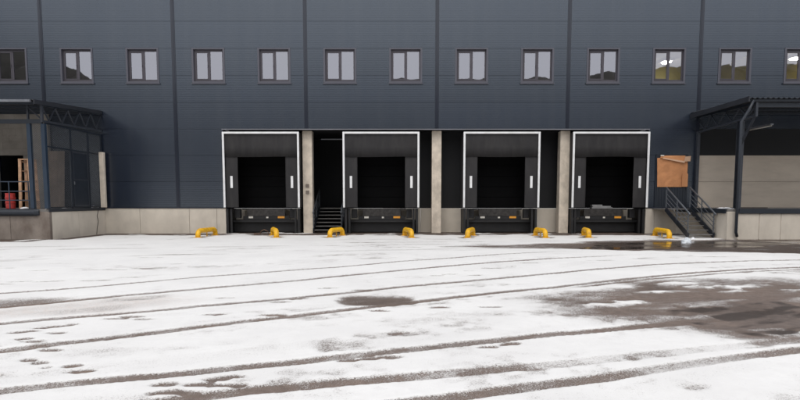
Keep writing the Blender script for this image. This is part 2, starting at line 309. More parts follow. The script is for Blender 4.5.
# large bare wet area on the right
W2 = [(1.9,-16.75),(2.6,-16.35),(3.7,-15.75),(4.5,-15.15),(5.3,-14.75),(6.6,-14.9),(8.6,-15.0),(12,-15.3),(14,-18),(10,-20),(6.0,-19.9),(4.45,-19.45),(3.65,-18.95),(3.2,-18.35),(2.45,-17.9),(2.2,-17.3)]
sd = poly(W2, 0.55, 1.1, 81); inside = 1 - sstep(-0.75, 0.70, sd + 0.35 * (mott - .5))
bare(inside * (0.80 + 1.3 * (fbm(GX * .7 + GY * .1, GY * 1.6 - GX * .5, 2.2, 83, 6) - 0.5)), 1.0)
lump = sstep(0.60, 0.70, fbm(GX * 0.8, GY * 1.7, 1.5, 85, 3)) * (1 - sstep(-16.6, -16.0, -np.abs(GY + 15.9) - 15.9)) * 0
for cx, cy, rx, ry in ((5.35,-15.62,.30,.10),(5.75,-15.75,.25,.08),(6.1,-15.55,.35,.12),(6.55,-15.95,.22,.09),(4.55,-16.1,.28,.08),(4.1,-16.15,.22,.07),(5.0,-15.25,.35,.10),(5.55,-16.1,.2,.05),(3.9,-15.55,.3,.10),(3.45,-17.05,.25,.08),(4.35,-18.75,.16,.05),(4.55,-18.95,.22,.07),(4.9,-18.9,.25,.06),(3.05,-17.25,.3,.10)):
    e = ellip(cx, cy, rx * 1.5, ry * 1.7, 0.15, 1.0, 4.5, 87); snow += 0.50 * (1 - sstep(0.35, 1.3, e))
dm = 1 - sstep(-0.9, 0.1, sd); damp = np.maximum(damp, dm * (0.10 + 0.45 * sstep(0.45, 0.70, fbm(GX, GY, 0.9, 89))))
P2 = [(3.75,-17.85),(4.3,-17.55),(5.0,-17.35),(6.2,-17.2),(8,-17.3),(10,-18),(9,-19.2),(6.0,-19.0),(4.75,-18.75),(4.2,-18.75),(3.95,-18.3)]
sp = poly(P2, 0.75, 2.0, 91); k = 1 - sstep(-0.10, 0.14, sp); stk = fbm(GX * .55 + GY * .1, GY * 2.2 - GX * .9, 2.0, 95, 6); bare(k * (0.35 + 0.5 * sstep(0.40, 0.56, stk)), 0.7); damp = np.maximum(damp, k * (0.35 + 0.75 * sstep(0.38, 0.56, stk))); pud = np.maximum(pud, 0.28 * k * sstep(0.42, 0.60, fbm(GX, GY, 1.6, 93)))
# long wet strip with puddles before the right-hand docks
W1 = [(1.4,-7.35),(3.2,-6.55),(5.6,-6.0),(8.0,-4.55),(9.8,-4.25),(11.4,-4.35),(12.6,-3.6),(13.6,-4.0),(22,-4.0),(22,-9.5),(15,-9.6),(12.2,-10.2),(10.4,-9.3),(8.6,-8.85),(6.6,-8.6),(4.2,-8.1),(2.2,-7.75)]
sd = poly(W1, 0.55, 0.8, 101); k = 1 - sstep(-0.35, 0.25, sd); bare(k * (0.74 + 0.35 * (fbm(GX * .7, GY * 1.6, 1.4, 103) - .4)) * (0.76 + 0.24 * sstep(3.0, 6.5, GX)), 1.0)
damp = np.maximum(damp, (1 - sstep(-0.6, 0.1, sd)) * (0.55 + 0.4 * sstep(6, 8, GX)))
P1 = [(5.6,-7.9),(6.4,-6.7),(8.0,-5.5),(9.6,-4.9),(11.6,-4.9),(13.2,-5.2),(13.6,-6.2),(12.0,-7.2),(9.6,-7.9),(7.4,-8.3)]
sp = poly(P1, 0.9, 1.0, 105); k = 1 - sstep(-0.35, 0.2, sp); pud = np.maximum(pud, k * (0.50 + 0.42 * sstep(0.42, 0.58, fbm(GX * .6, GY * 1.5, 1.1, 106)))); bare(k, 0.7)
sp = poly([(13.2,-4.4),(22,-4.3),(22,-7.0),(14.2,-6.6)], 0.6, 0.8, 107); pud = np.maximum(pud, 0.75 * (1 - sstep(-0.2, 0.2, sp)))
# drifted dirty fringe at the far end of the strip
e = ellip(13.0, -9.6, 3.0, 0.9, -0.25, 0.6, 1.2, 109); bare((1 - sstep(0.3, 1.1, e)), 0.45)
# bare ground along the wall and the platforms
wall_d = np.where(GY > -1.25, 0.0, -1.25 - GY); wall_d = np.where(GX > 13.0, np.maximum(0, -4.45 - GY), wall_d); wall_d = np.where(GX < -13.8, np.maximum(0, -4.95 - GY), wall_d)
wall_d = np.minimum(wall_d, np.where((GX < -13.0) & (GY > -4.2), np.maximum(0, GX + 13.05), 9))
wall_d = np.where((GX < -25) | (GX > 24) | (GY > 6), 9.0, wall_d)
rag = 0.9 * (fbm(GX, GY, 1.1, 111) - 0.46)
bare(1 - sstep(0.0, 0.35, wall_d + rag), 0.95); damp = np.maximum(damp, 0.6 * (1 - sstep(0.0, 0.5, wall_d)))
snow = np.where((GX > -4) & (GX < 12) & (GY > 0.35), snow - 0.5, snow)
# melted spots round the feet of the wheel guides
GUIDES = [((-8.45,-2.85),(-8.25,-1.35)), ((-5.22,-2.75),(-5.72,-1.3)), ((-3.02,-2.6),(-2.62,-1.45)), ((0.40,-2.9),(0.12,-1.5)), ((2.70,-2.95),(3.12,-1.5)), ((5.93,-2.9),(5.84,-1.6)), ((7.72,-2.9),(7.98,-1.5)), ((10.82,-3.35),(11.02,-1.7))]
for (ax, ay), (bx, by) in GUIDES:
    for (qx, qy, r) in ((ax, ay, 0.55), (bx, by, 0.4), ((ax + bx) / 2, (ay + by) / 2, .35)):
        e = ellip(qx, qy, r, r * 0.75, 0, 0.5, 2.5, 113); bare(1 - sstep(0.5, 1.0, e), 0.75); damp = np.maximum(damp, 0.6 * (1 - sstep(0.5, 1, e)))
# footprints and scuffs
FEET = [(-4.39,-18.96,.3,1),(-4.29,-18.91,.3,1),(-4.12,-19.24,.25,1),(-3.98,-19.35,.25,.8),(-4.25,-18.74,.3,.9),(-4.13,-18.66,.3,1),(-3.94,-18.98,.3,1),(-4.03,-18.56,.2,.8),(-3.53,-19.69,.25,.8),(-3.52,-20.03,.2,.9),(-3.38,-20.11,.2,.7),(-3.22,-20.25,.15,.6),(-3.02,-20.2,.2,1),(-2.84,-20.35,.28,1.1),(-1.88,-20.88,.3,1),(-1.97,-20.7,.25,.9),(-1.7,-20.88,.3,.9),(-1.69,-20.69,.3,1),(-1.58,-20.57,.3,1),(-1.47,-20.5,.3,.9),(-1.43,-20.72,.32,1.1),(-0.49,-20.02,.3,1.1),(-0.31,-19.96,.3,.9),(-0.12,-19.92,.3,.8),(0.89,-19.57,.28,1),(1.16,-19.44,.3,1),(-3.68,-18.23,.4,.7),(-3.54,-18.11,.4,.7),(-3.28,-18.26,.4,.7),(-7.15,-15.06,.5,.7),(-6.61,-15.02,.6,.8),(-5.8,-14.9,.6,.8),(-7.78,-13.41,.7,.7),(-6.89,-13.32,.5,.8),(-6.38,-13.29,.8,.9),(-5.74,-13.12,.6,1),(-6.41,-9.94,1.3,.8),(-5.29,-14.47,.5,.6),(-2.49,-17.99,.35,.9),(-1.74,-18.02,.4,.9),(-2.75,-16.75,.35,.8),(-1.82,-17.08,.35,.8),(0.54,-17.49,.35,.9),(1.25,-17.46,.4,.9),(0.67,-14.26,.35,.8),(0.99,-14.04,.4,.8),(1.47,-13.49,.4,.8),(1.97,-13.06,.5,.8),(2.45,-12.7,.5,.8),(1.48,-14.19,.3,.8),(3.12,-12.0,.6,.7),(-0.3,-17.73,.3,.8),(-6.74,-10.74,.8,.6),(-8.28,-12.11,.8,.6),(-8.9,-13.06,.6,.7),(-7.21,-15.36,.5,.6),(-1.25,-15.8,.4,.8),(-1.57,-16.84,.4,.7),(-0.7,-16.0,.5,.7),(-2.0,-10.2,1.2,.6),(0.0,-7.6,1.6,.6),(-4.6,-8.0,2.2,.55),(3.0,-5.2,1.4,.6),(-1.2,-5.6,1.8,.6),(-9.5,-6.5,2.0,.5),(1.9,-8.6,1.6,.5),(-2.6,-6.9,1.3,.6),(5.0,-11.5,.8,.6),(6.4,-10.9,.9,.6),(8.4,-10.6,1.4,.7)]
for j, (fx, fy_, ln, amt) in enumerate(FEET):
    ang = rng.uniform(-0.1, 0.35); ww = 0.060 + 0.025 * ln; ww = min(ww, .14)
    e = ellip(fx, fy_, ln * 0.55, ww, ang, 0.45, 7.0 if ln < .6 else 2.5, 120 + j % 7)
    snow -= 0.86 * amt * (1 - sstep(0.55, 1.05, e))
for cx, cy, rx, ry, am in ((-1.15,-20.75,.75,.20,.22),(-3.4,-20.98,.9,.16,.40),(-0.7,-19.45,.35,.30,.34),(0.9,-20.3,1.1,.22,.12),(1.9,-20.1,.8,.25,.10),(-3.6,-20.55,.4,.1,.42),(1.9,-17.9,1.0,.35,.3),(2.4,-18.35,.8,.3,.33),(1.2,-16.95,.9,.3,.25),(2.8,-18.4,.5,.2,.3),(2.36,-20.75,.2,.1,.4),(-0.1,-18.95,.2,.08,.4),(1.6,-15.4,.8,.25,.3),(-1.9,-19.6,1.5,.3,.14),(-2.0,-21.0,1.2,.12,.3)):
    e = ellip(cx, cy, rx, ry, 0.15, 0.5, 3.0, 133); snow -= am * 0.95 * (1 - sstep(0.2, 1.2, e)) * (0.4 + 0.6 * sstep(.35, .65, fine))
snow = np.clip(snow, 0, 1.15)
hz = 0.022 * sstep(0.15, 0.9, snow) + 0.016 * (fbm(GX, GY, 0.8, 141) - .5) * (snow > .3) + 0.006 * (fine - .5) * snow
hz = np.where((np.abs(GX) > 18.4) | (GY < -24.5) | (GY > 1.2), 0.0, hz)
V = np.stack([GX, GY, hz], -1).reshape(-1, 3)
ii, jj = np.meshgrid(np.arange(nx - 1), np.arange(ny - 1)); a0 = (jj * nx + ii).ravel()
F = np.stack([a0, a0 + 1, a0 + nx + 1, a0 + nx], -1)
me = bpy.data.meshes.new('ground'); me.vertices.add(len(V)); me.vertices.foreach_set('co', V.ravel())
me.loops.add(F.size); me.loops.foreach_set('vertex_index', F.ravel().astype(np.int32))
me.polygons.add(len(F)); me.polygons.foreach_set('loop_start', np.arange(0, F.size, 4, dtype=np.int32))
me.polygons.foreach_set('use_smooth', np.ones(len(F), bool))
me.update(); me.validate()
at = me.attributes.new('cover', 'FLOAT_COLOR', 'POINT')
at.data.foreach_set('color', np.stack([snow, damp, pud, dirt], -1).astype(np.float32).ravel())
ground = bpy.data.objects.new('ground', me); COL.objects.link(ground); ground['kind'] = 'structure'
gm = bpy.data.materials.new('snowy_asphalt'); gm.use_nodes = True; t = gm.node_tree; L = t.links.new; p = t.nodes['Principled BSDF']
me.materials.append(gm)
def N(kind, **kw):
    n = t.nodes.new(kind)
    for k_, v_ in kw.items(): setattr(n, k_, v_)
    return n
def math_(op, a, b=None, c=None):
    n = N('ShaderNodeMath', operation=op)
    for i_, v_ in enumerate((a, b, c)):
        if v_ is None: continue
        if isinstance(v_, (int, float)): n.inputs[i_].default_value = v_
        else: L(v_, n.inputs[i_])
    return n.outputs[0]
def rangem(v_, a, b, c, d):
    n = N('ShaderNodeMapRange', interpolation_type='SMOOTHSTEP'); L(v_, n.inputs['Value'])
    for k_, x_ in zip(('From Min', 'From Max', 'To Min', 'To Max'), (a, b, c, d)): n.inputs[k_].default_value = x_
    return n.outputs[0]
def mixc(f, a, b):
    n = N('ShaderNodeMix', data_type='RGBA')
    for s_, v_ in ((n.inputs[0], f), (n.inputs['A'], a), (n.inputs['B'], b)):
        if isinstance(v_, (tuple, float, int)): s_.default_value = (*v_, 1) if isinstance(v_, tuple) else v_
        else: L(v_, s_)
    return n.outputs['Result']
geo = N('ShaderNodeNewGeometry'); att = N('ShaderNodeAttribute', attribute_name='cover')
sep = N('ShaderNodeSeparateColor'); L(att.outputs['Color'], sep.inputs[0])
def noise(s, det=4, ro=0.6):
    n = N('ShaderNodeTexNoise'); n.inputs['Scale'].default_value = s; n.inputs['Detail'].default_value = det; n.inputs['Roughness'].default_value = ro; L(geo.outputs['Position'], n.inputs['Vector']); return n.outputs['Fac']
nf = noise(55, 3, 0.7); nm = noise(9, 5, 0.65); nl = noise(0.7, 5); ng = noise(190, 2, 0.7)
brk = math_('ADD', math_('MULTIPLY', math_('SUBTRACT', nf, 0.5), 1.15), math_('MULTIPLY', math_('SUBTRACT', nm, 0.5), 0.40))
brk = math_('ADD', brk, math_('MULTIPLY', math_('SUBTRACT', ng, 0.5), 1.9))
cov = rangem(math_('ADD', sep.outputs[0], brk), 0.30, 0.58, 0.0, 1.0)
asp = mixc(rangem(ng, 0.40, 0.60, 0, 1), (0.105, 0.077, 0.063), (0.31, 0.245, 0.208))
asp = mixc(rangem(nm, 0.35, 0.65, 0.0, 0.45), asp, (0.085, 0.062, 0.051))
asp = mixc(rangem(nl, 0.35, 0.65, 0.0, 0.4), asp, (0.125, 0.102, 0.091))
wetf = math_('MINIMUM', math_('ADD', math_('MULTIPLY', sep.outputs[1], 0.85), math_('MULTIPLY', math_('SUBTRACT', nm, 0.5), 0.35)), 1.0)
wetf = math_('MAXIMUM', wetf, 0.0)
wetf = math_('MAXIMUM', wetf, sep.outputs[2])
aspw = mixc(wetf, asp, (0.036, 0.025, 0.0195))
slush = mixc(rangem(nf, 0.3, 0.7, 0, 1), (0.42, 0.395, 0.375), (0.66, 0.64, 0.62))
sn = mixc(rangem(nl, 0.35, 0.7, 0, 1), (0.765, 0.758, 0.742), (0.70, 0.692, 0.678))
sn = mixc(rangem(nm, 0.35, 0.70, 0.0, 0.5), sn, (0.69, 0.68, 0.665))
sn = mixc(math_('MULTIPLY', att.outputs['Alpha'], rangem(nm, 0.3, 0.7, 0.2, 1.0)), sn, (0.60, 0.54, 0.50))
sn = mixc(rangem(math_('ADD', sep.outputs[0], math_('MULTIPLY', math_('SUBTRACT', nm, 0.5), 0.5)), 0.30, 0.92, 0.85, 0.0), sn, slush)
L(mixc(cov, aspw, sn), p.inputs['Base Color'])
ra = math_('MULTIPLY_ADD', wetf, -0.34, 0.86); ra = math_('MULTIPLY', ra, math_('MULTIPLY_ADD', sep.outputs[2], -0.97, 1.0)); ra = math_('MAXIMUM', ra, 0.035)
rn = N('ShaderNodeMix', data_type='FLOAT'); L(cov, rn.inputs[0]); L(ra, rn.inputs['A']); rn.inputs['B'].default_value = 0.75
L(rn.outputs['Result'], p.inputs['Roughness'])
L(math_('MULTIPLY_ADD', sep.outputs[2], 0.30, 0.20), p.inputs['Specular IOR Level'])
bmp = N('ShaderNodeBump'); bmp.inputs['Distance'].default_value = 0.02
hgt = math_('ADD', math_('MULTIPLY', cov, 0.9), math_('ADD', math_('MULTIPLY', nf, 0.35), math_('MULTIPLY', nm, 0.5)))
L(hgt, bmp.inputs['Height']); L(math_('MULTIPLY_ADD', math_('MULTIPLY', sep.outputs[2], math_('SUBTRACT', 1.0, cov)), -0.44, 0.45), bmp.inputs['Strength'])
L(bmp.outputs[0], p.inputs['Normal'])

# ------------------------------------------------------------------ wooded hill behind the photographer (seen only in the window reflections)
prof = [(-400, .30), (-260, .30), (-150, .31), (-113, .30), (-104, .262), (-95, .247), (-88, .222), (-80, .212), (-60, .205), (-40, .206), (-20, .222), (-10, .216), (0, .226), (8, .219), (16, .218), (24, .226), (30, .214), (38, .226), (46, .222), (51, .225), (54, .232), (64, .236), (74, .244), (95, .247), (120, .250), (200, .28), (400, .28)]
hx = np.linspace(-400, 400, 401); hzr = 1.5 + 155 * np.interp(hx, [q[0] for q in prof], [q[1] for q in prof])
hzr += 0.5 * (np.random.RandomState(9).rand(401) - .5)
rows = [(-78, 0.0), (-90, .18), (-104, .5), (-118, .8), (-130, 1.0), (-150, .8), (-200, .3), (-260, -.01)]
hb = MB(); r2 = np.random.RandomState(4)
for (yy, f) in rows:
    hb.v += [(float(x), yy + (r2.rand() - .5) * 3, float(z * f + (r2.rand() - .5) * 2.0 * (0.05 < f < 1))) for x, z in zip(hx, hzr)]
n_ = len(hx)
for j in range(len(rows) - 1):
    for i in range(n_ - 1): hb.f.append((j * n_ + i + 1, j * n_ + i, (j + 1) * n_ + i, (j + 1) * n_ + i + 1))
hb.build('hill', 'hill', kind='structure')

# ------------------------------------------------------------------ warehouse
WH = thing('warehouse', 'long dark grey panel-clad warehouse with a row of small upper windows', 'warehouse', (1.6, 2.0, 0))
JZ = [1.21 + 1.205 * k for k in range(10)]                # panel joints
BX = [1.6 + 6 * k for k in range(-6, 6)]                  # bay seams -34.4 .. 31.6
WINX = [0.17 + 3 * k for k in range(-9, 10)]               # window axes
HOLES = [(x - .68, x + .68, 6.96, 8.41) for x in WINX]
RX0, RX1 = -8.24, 11.36                                   # the dock recess
DOORWAY = (-18.6, -17.4, 1.0, 3.63)
g = 0.005
for k in range(len(JZ) - 1):
    z0, z1 = JZ[k], JZ[k + 1]
    for b in range(len(BX) - 1):
        segs = [(BX[b], BX[b + 1])]
        if k < 3:
            segs = [(a, min(c, RX0)) for a, c in segs if a < RX0] + [(max(a, RX1), c) for a, c in segs if c > RX1]
        for a, c in segs:
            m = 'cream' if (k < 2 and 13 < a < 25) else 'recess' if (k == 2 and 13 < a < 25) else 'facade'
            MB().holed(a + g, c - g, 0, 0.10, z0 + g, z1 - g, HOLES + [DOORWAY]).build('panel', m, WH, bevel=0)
MB().holed(BX[0], BX[-1], 0.104, 0.14, 4.83, JZ[-1], HOLES).build('liner_wall', 'liner', WH)
MB().holed(BX[0], RX0, 0.104, 0.14, 0, 4.826, [DOORWAY]).build('liner_wall', 'liner', WH)
box('liner_wall', 'liner', WH, RX1, BX[-1], 0.104, 0.14, 0, 4.826)
for x in BX[1:-1]:
    z0 = 4.86 if RX0 < x < RX1 else 1.22
    mb = MB().box(x - .085, x + .085, -.014, -.001, z0, JZ[-1]); mb.box(x - .03, x + .03, -.026, -.014, z0, JZ[-1]); mb.build('seam_cover', 'flash', WH)
box('drip_flashing', 'drip', WH, RX0 - .05, RX1 + .03, -.05, .02, 4.785, 4.822)
box('drip_flashing', 'flash', WH, RX0 - 5.5, RX0 + .02, -.06, -.001, 1.185, 1.225)
box('drip_flashing', 'flash', WH, RX1, 13.3, -.06, -.001, 1.185, 1.225)
# recess shell behind the docks
for a, c in ((-34.4, -24.01), (23.01, 31.6)): box('plinth_slab', 'plinth', WH, a, c, -.03, 0.10, 0, 1.183)
box('end_wall', 'facade', WH, -34.42, -34.40, .02, 14, 0, JZ[-1] + .05); box('end_wall', 'facade', WH, 31.60, 31.62, .02, 14, 0, JZ[-1] + .05); box('roof', 'roofsheet', WH, -34.4, 31.6, .02, 14, JZ[-1] + .002, JZ[-1] + .05)
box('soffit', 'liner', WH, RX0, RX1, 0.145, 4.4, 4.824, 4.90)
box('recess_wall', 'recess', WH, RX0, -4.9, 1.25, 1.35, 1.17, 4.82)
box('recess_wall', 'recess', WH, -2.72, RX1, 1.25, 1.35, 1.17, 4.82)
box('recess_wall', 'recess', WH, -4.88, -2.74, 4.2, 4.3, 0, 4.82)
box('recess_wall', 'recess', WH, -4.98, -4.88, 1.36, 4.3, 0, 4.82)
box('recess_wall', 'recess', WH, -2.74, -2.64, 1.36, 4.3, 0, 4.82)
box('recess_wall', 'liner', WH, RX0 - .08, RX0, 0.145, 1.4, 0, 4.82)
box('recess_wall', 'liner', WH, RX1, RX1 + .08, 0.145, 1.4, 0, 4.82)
for a, c in ((-2.70, .9), (.9, 4.5), (4.5, 8.1), (8.1, 11.34)):
    box('recess_plinth', 'plinth', WH, a + .006, c - .006, 1.16, 1.248, 0, 1.165)
box('recess_plinth', 'plinth', WH, RX0, -4.9, 1.16, 1.248, 0, 1.165)
for a, c in ((-13.9, -12.2), (-12.2, -9.9), (-9.9, -8.62), (-8.62, -8.19)):
    box('plinth_slab', 'plinth', WH, a + .006, c - .006, -.03, 0.10, 0, 1.183, bevel=.008)
for a, c in ((11.33, 11.75), (11.75, 13.3)):
    box('plinth_slab', 'plinth', WH, a + .006, c - .006, -.03, 0.10, 0, 1.183, bevel=.008)
for x in (-4.43, 1.62, 7.62):
    box('column', 'column', WH, x - .225, x + .225, .30, .75, 0, 4.78, bevel=.02)
mb = MB().tube([(-3.95, 1.5, 4.53), (-2.7, 1.5, 4.53)], .035, 6); mb.build('conduit', 'galv', WH)
# pale sockets on the first column
for z in (1.85, 2.15):
    box('socket', 'conc_dirty', WH, -4.52, -4.36, .275, .298, z, z + .16)
# --- windows: one built, the others copied
def window():
    x = WINX[0]; z0, z1 = 6.87, 8.46
    c = MB(); c.box(x - .75, x - .67, -.022, -.001, z0, z1); c.box(x + .67, x + .75, -.022, -.001, z0, z1); c.box(x - .67, x + .67, -.022, -.001, 8.40, z1); c.box(x - .67, x + .67, -.022, -.001, z0, 6.97)
    c.box(x - .695, x - .67, 0, .13, 6.97, 8.40); c.box(x + .67, x + .695, 0, .13, 6.97, 8.40); c.box(x - .695, x + .695, 0, .13, 8.40, 8.42); c.box(x - .695, x + .695, 0, .13, 6.95, 6.97)
    w_ = c.build('window', 'casing', WH)
    f = MB(); y0, y1 = .085, .125
    f.box(x - .67, x - .61, y0, y1, 6.97, 8.40); f.box(x + .61, x + .67, y0, y1, 6.97, 8.40); f.box(x - .61, x + .61, y0, y1, 8.32, 8.40); f.box(x - .61, x + .61, y0, y1, 6.97, 7.06)
    f.box(x - .02, x + .065, y0 - .006, y1, 7.06, 8.32); f.build('frame', 'frame', w_)
    s = MB(); y0, y1 = .072, .115
    s.box(x - .61, x - .565, y0, y1, 7.06, 8.32); s.box(x - .065, x - .02, y0, y1, 7.06, 8.32); s.box(x - .565, x - .065, y0, y1, 8.26, 8.32); s.box(x - .565, x - .065, y0, y1, 7.06, 7.105)
    s.build('sash', 'frame', w_)
    for k, (a, b, c0, c1) in enumerate(((x - .565, x - .065, 7.105, 8.26), (x + .065, x + .61, 7.06, 8.32))):
        q = MB().add([(a, .105, c0), (b, .105, c0), (b, .105, c1), (a, .105, c1)], [(0, 1, 2, 3)]); q.build('pane', 'glass', w_)
    box('sill', 'casing', w_, x - .78, x + .78, -.07, -.023, 6.845, 6.885)
    h = MB().box(x - .045, x - .03, .05, .071, 7.6, 7.74); h.build('handle', 'frame', w_)
    return w_
w0 = window()
for x in WINX[1:]:
    c = w0.copy(); COL.objects.link(c); c.parent = WH; c.location = (x - WINX[0], 0, 0)
    for ch in w0.children:
        d = ch.copy(); COL.objects.link(d); d.parent = c
# --- offices behind the windows
def room(x0, x1, mw, mc, lit):
    r = MB(); y0, y1, z0, z1 = .16, 4.1, 5.9, 8.62
    r.box(x0, x1, y1, y1 + .1, z0, z1); r.box(x0 - .05, x0, y0, y1, z0, z1); r.box(x1, x1 + .05, y0, y1, z0, z1)
    o = r.build('office_wall', mw, WH)
    box('office_ceiling', mc, WH, x0 - .05, x1 + .05, y0 - .015, y1 + .1, z1 + .002, z1 + .1); box('office_floor', 'room_dark', WH, x0 - .05, x1 + .05, y0 - .015, y1 + .1, z0 - .1, z0 - .002)
    for (lx, ly) in lit:
        l = box('ceiling_light', 'room_white', WH, lx - .25, lx + .25, ly - .32, ly + .32, z1 - .10, z1)
        box('tube', 'tube', l, lx - .17, lx + .17, ly - .16, ly + .16, z1 - .155, z1 - .101)
room(-34, 10.6, 'room_dark', 'room_dark', [])
room(10.75, 16.9, 'room_yellow', 'room_white', [(13.35, 2.7)])
room(17.05, 20.4, 'room_yellow', 'room_white', [(19.35, 2.0)])
room(20.55, 31.5, 'room_dark', 'room_dark', [])
# --- dark room behind the doorway on the left
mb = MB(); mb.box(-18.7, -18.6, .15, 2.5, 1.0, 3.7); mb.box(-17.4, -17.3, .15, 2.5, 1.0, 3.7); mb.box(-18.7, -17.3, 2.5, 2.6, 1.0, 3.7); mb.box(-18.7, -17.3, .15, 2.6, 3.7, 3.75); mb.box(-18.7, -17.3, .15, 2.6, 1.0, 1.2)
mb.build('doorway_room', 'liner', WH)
# --- ribbed door half hidden by cardboard
d_ = box('door', 'steel', WH, 11.72, 13.22, -.05, -.003, 1.23, 3.66)
for k in range(12): MB().box(11.79 + k * .122, 11.83 + k * .122, -.066, -.0505, 1.3, 3.6).build('rib', 'steel', d_)

# ------------------------------------------------------------------ loading docks
def dock(xc, label):
    T = thing('loading_dock', label, 'loading dock', (xc, 0, 0), 'loading docks along the warehouse')
    P = lambda n, m, a, b, c, d, e, f, par=None, **k: box(n, m, par or T, xc + a, xc + b, c, d, e, f, **k)
    fr = MB(); fr.box(xc - 1.76, xc - 1.67, -.21, -.15, 1.22, 4.675); fr.box(xc + 1.67, xc + 1.76, -.21, -.15, 1.22, 4.675); fr.box(xc - 1.67, xc + 1.67, -.21, -.15, 4.585, 4.675)
    fr.build('frame', 'white', T, bevel=.012)
    hc = MB(); n = 30; r_ = random.Random(int(xc * 10))
    top = [(-1.665 + 3.33 * i / n) for i in range(n + 1)]; ph = r_.random() * 6
    wv = lambda x, t: -.125 - .012 * t * math.sin(3.1 * x + ph) - .010 * t * math.sin(7.7 * x + 2 * ph)
    vs = [(xc + x, wv(x, 0), 4.586) for x in top] + [(xc + x, wv(x, .5), 4.0) for x in top] + [(xc + x, wv(x, 1), 3.545 - .012 * math.sin(2 * x + ph)) for x in top]
    fs = [(j * (n + 1) + i, j * (n + 1) + i + 1, (j + 1) * (n + 1) + i + 1, (j + 1) * (n + 1) + i) for j in range(2) for i in range(n)]
    vs += [(a, b + .02, c) for a, b, c in vs]; k_ = 3 * (n + 1); fs += [tuple(q + k_ for q in reversed(f)) for f in fs]
    fs += [(2 * (n + 1) + i, 2 * (n + 1) + i + 1, 2 * (n + 1) + i + 1 + k_, 2 * (n + 1) + i + k_) for i in range(n)]
    hc.add(vs, fs).build('head_curtain', 'curtain', T, smooth=True)
    for s in (-1, 1):
        sc_ = MB(); m_ = 8; vs = []
        for j in range(13):
            z = 1.225 + (3.62 - 1.225) * j / 12
            for i in range(m_ + 1):
                x = s * (1.10 + .565 * i / m_); vs.append((xc + x, -.085 - .010 * math.sin(2.2 * z + s + ph) * (1 - i / m_), z))
        fs = [(j * (m_ + 1) + i, j * (m_ + 1) + i + 1, (j + 1) * (m_ + 1) + i + 1, (j + 1) * (m_ + 1) + i) for j in range(12) for i in range(m_)]
        k_ = len(vs); vs += [(a, b + .02, c) for a, b, c in vs]; fs += [tuple(q + k_ for q in reversed(f)) for f in fs]
        fs += [(j * (m_ + 1), (j + 1) * (m_ + 1), (j + 1) * (m_ + 1) + k_, j * (m_ + 1) + k_) for j in range(12)]
        o = sc_.add(vs, fs).build('side_curtain', 'curtain', T, smooth=True)
        P('marker_strip', 'white', s * 1.395 - .055, s * 1.395 + .055, -.112, -.104, 2.12, 2.67, o)
        P('side_wall', 'curtain', s * 1.72 - .03, s * 1.72 + .03, -.148, 1.15, 1.22, 4.58)
        P('bumper', 'rubber', s * 1.30 - .13, s * 1.30 + .13, .35, .62, .72, 1.14, bevel=.02)
        P('pit_wall', 'pit', s * 1.66 - .05, s * 1.66 + .05, -.02, 1.15, 0.02, 1.16)
        b_ = P('guide_post', 'pit', s * 1.50 - .045, s * 1.50 + .045, .06, .15, .03, 1.16)
    P('roof', 'curtain', -1.75, 1.75, -.148, 1.15, 4.59, 4.66)
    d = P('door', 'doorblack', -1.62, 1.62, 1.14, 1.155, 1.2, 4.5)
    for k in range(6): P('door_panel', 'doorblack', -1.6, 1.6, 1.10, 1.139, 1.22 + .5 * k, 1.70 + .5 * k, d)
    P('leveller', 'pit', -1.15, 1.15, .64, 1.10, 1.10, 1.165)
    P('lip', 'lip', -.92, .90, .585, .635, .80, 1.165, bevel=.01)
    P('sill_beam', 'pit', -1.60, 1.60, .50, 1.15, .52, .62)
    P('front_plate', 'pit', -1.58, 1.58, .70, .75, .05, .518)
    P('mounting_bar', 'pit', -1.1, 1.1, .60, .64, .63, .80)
    P('reflector', 'refl_w', -.84, -.63, .585, .599, .70, .79); P('reflector', 'refl_w', .0, .10, .585, .599, .70, .775); P('reflector', 'refl_o', .55, .87, .585, .599, .70, .795)
    return T
DX = [-6.475, -0.96, 4.576, 9.586]
dock(DX[0], 'leftmost loading dock, beside the long pale plinth, white frame and black curtains')
dock(DX[1], 'white-framed black loading dock just right of the recessed stairs')
dock(DX[2], 'white-framed loading dock between the middle and right concrete columns')
dock(DX[3], 'rightmost loading dock with grey boards lying in its doorway')

# ------------------------------------------------------------------ staircases
def stairs(name, label, x0, x1, yb, yt, zt, n, land, mats, rails=(True, True)):
    T = thing(name, label, 'staircase', ((x0 + x1) / 2, yb, 0), 'steel staircases')
    run = (yt - yb) / n; rise = zt / (n + 1); sg = 1
    for k in range(n):
        y = yb + run * k; z = rise * (k + 1)
        MB().box(x0 + .045, x1 - .045, y - .015, y + run * .92, z - .035, z).build('tread', mats[0], T)
    if land: MB().box(x0 + .01, x1 - .01, yt, yt + land, zt - .05, zt).build('landing', mats[0], T)
    for s, x in ((-1, x0), (1, x1)):
        a = np.array((x, yb - .05, 0.10)); b = np.array((x, yt, zt - .02))
        MB().bar(a, b, .04, .20).build('stringer', mats[1], T)
        hr = MB(); up = np.array((0, 0, 1.0)); xx = x - s * .0
        hr.tube([a + up * .86 + (0, -.06, 0), a + up * .92, b + up * .95] + ([b + up * .95 + (0, land, 0)] if land and not rails[0 if s < 0 else 1] else []), .034, 8)
        h = hr.build('handrail', mats[2], T, smooth=True)
        for f in (.28, .5, .72):
            MB().tube([a + up * (.10 + .80 * f), b + up * (.10 + .83 * f)], .014, 6).build('rail', mats[2], h)
        for tt in (.04, .5, .98):
            q = a + (b - a) * tt; MB().tube([q, q + up * .93], .024, 6).build('post', mats[2], h)
    return T
stairs('staircase', 'dark steel stairs up to the cardboard-covered door at the right platform', 11.62, 12.66, -3.25, -1.32, 1.19, 6, 1.26, ('tread', 'steel', 'stair_rail'))
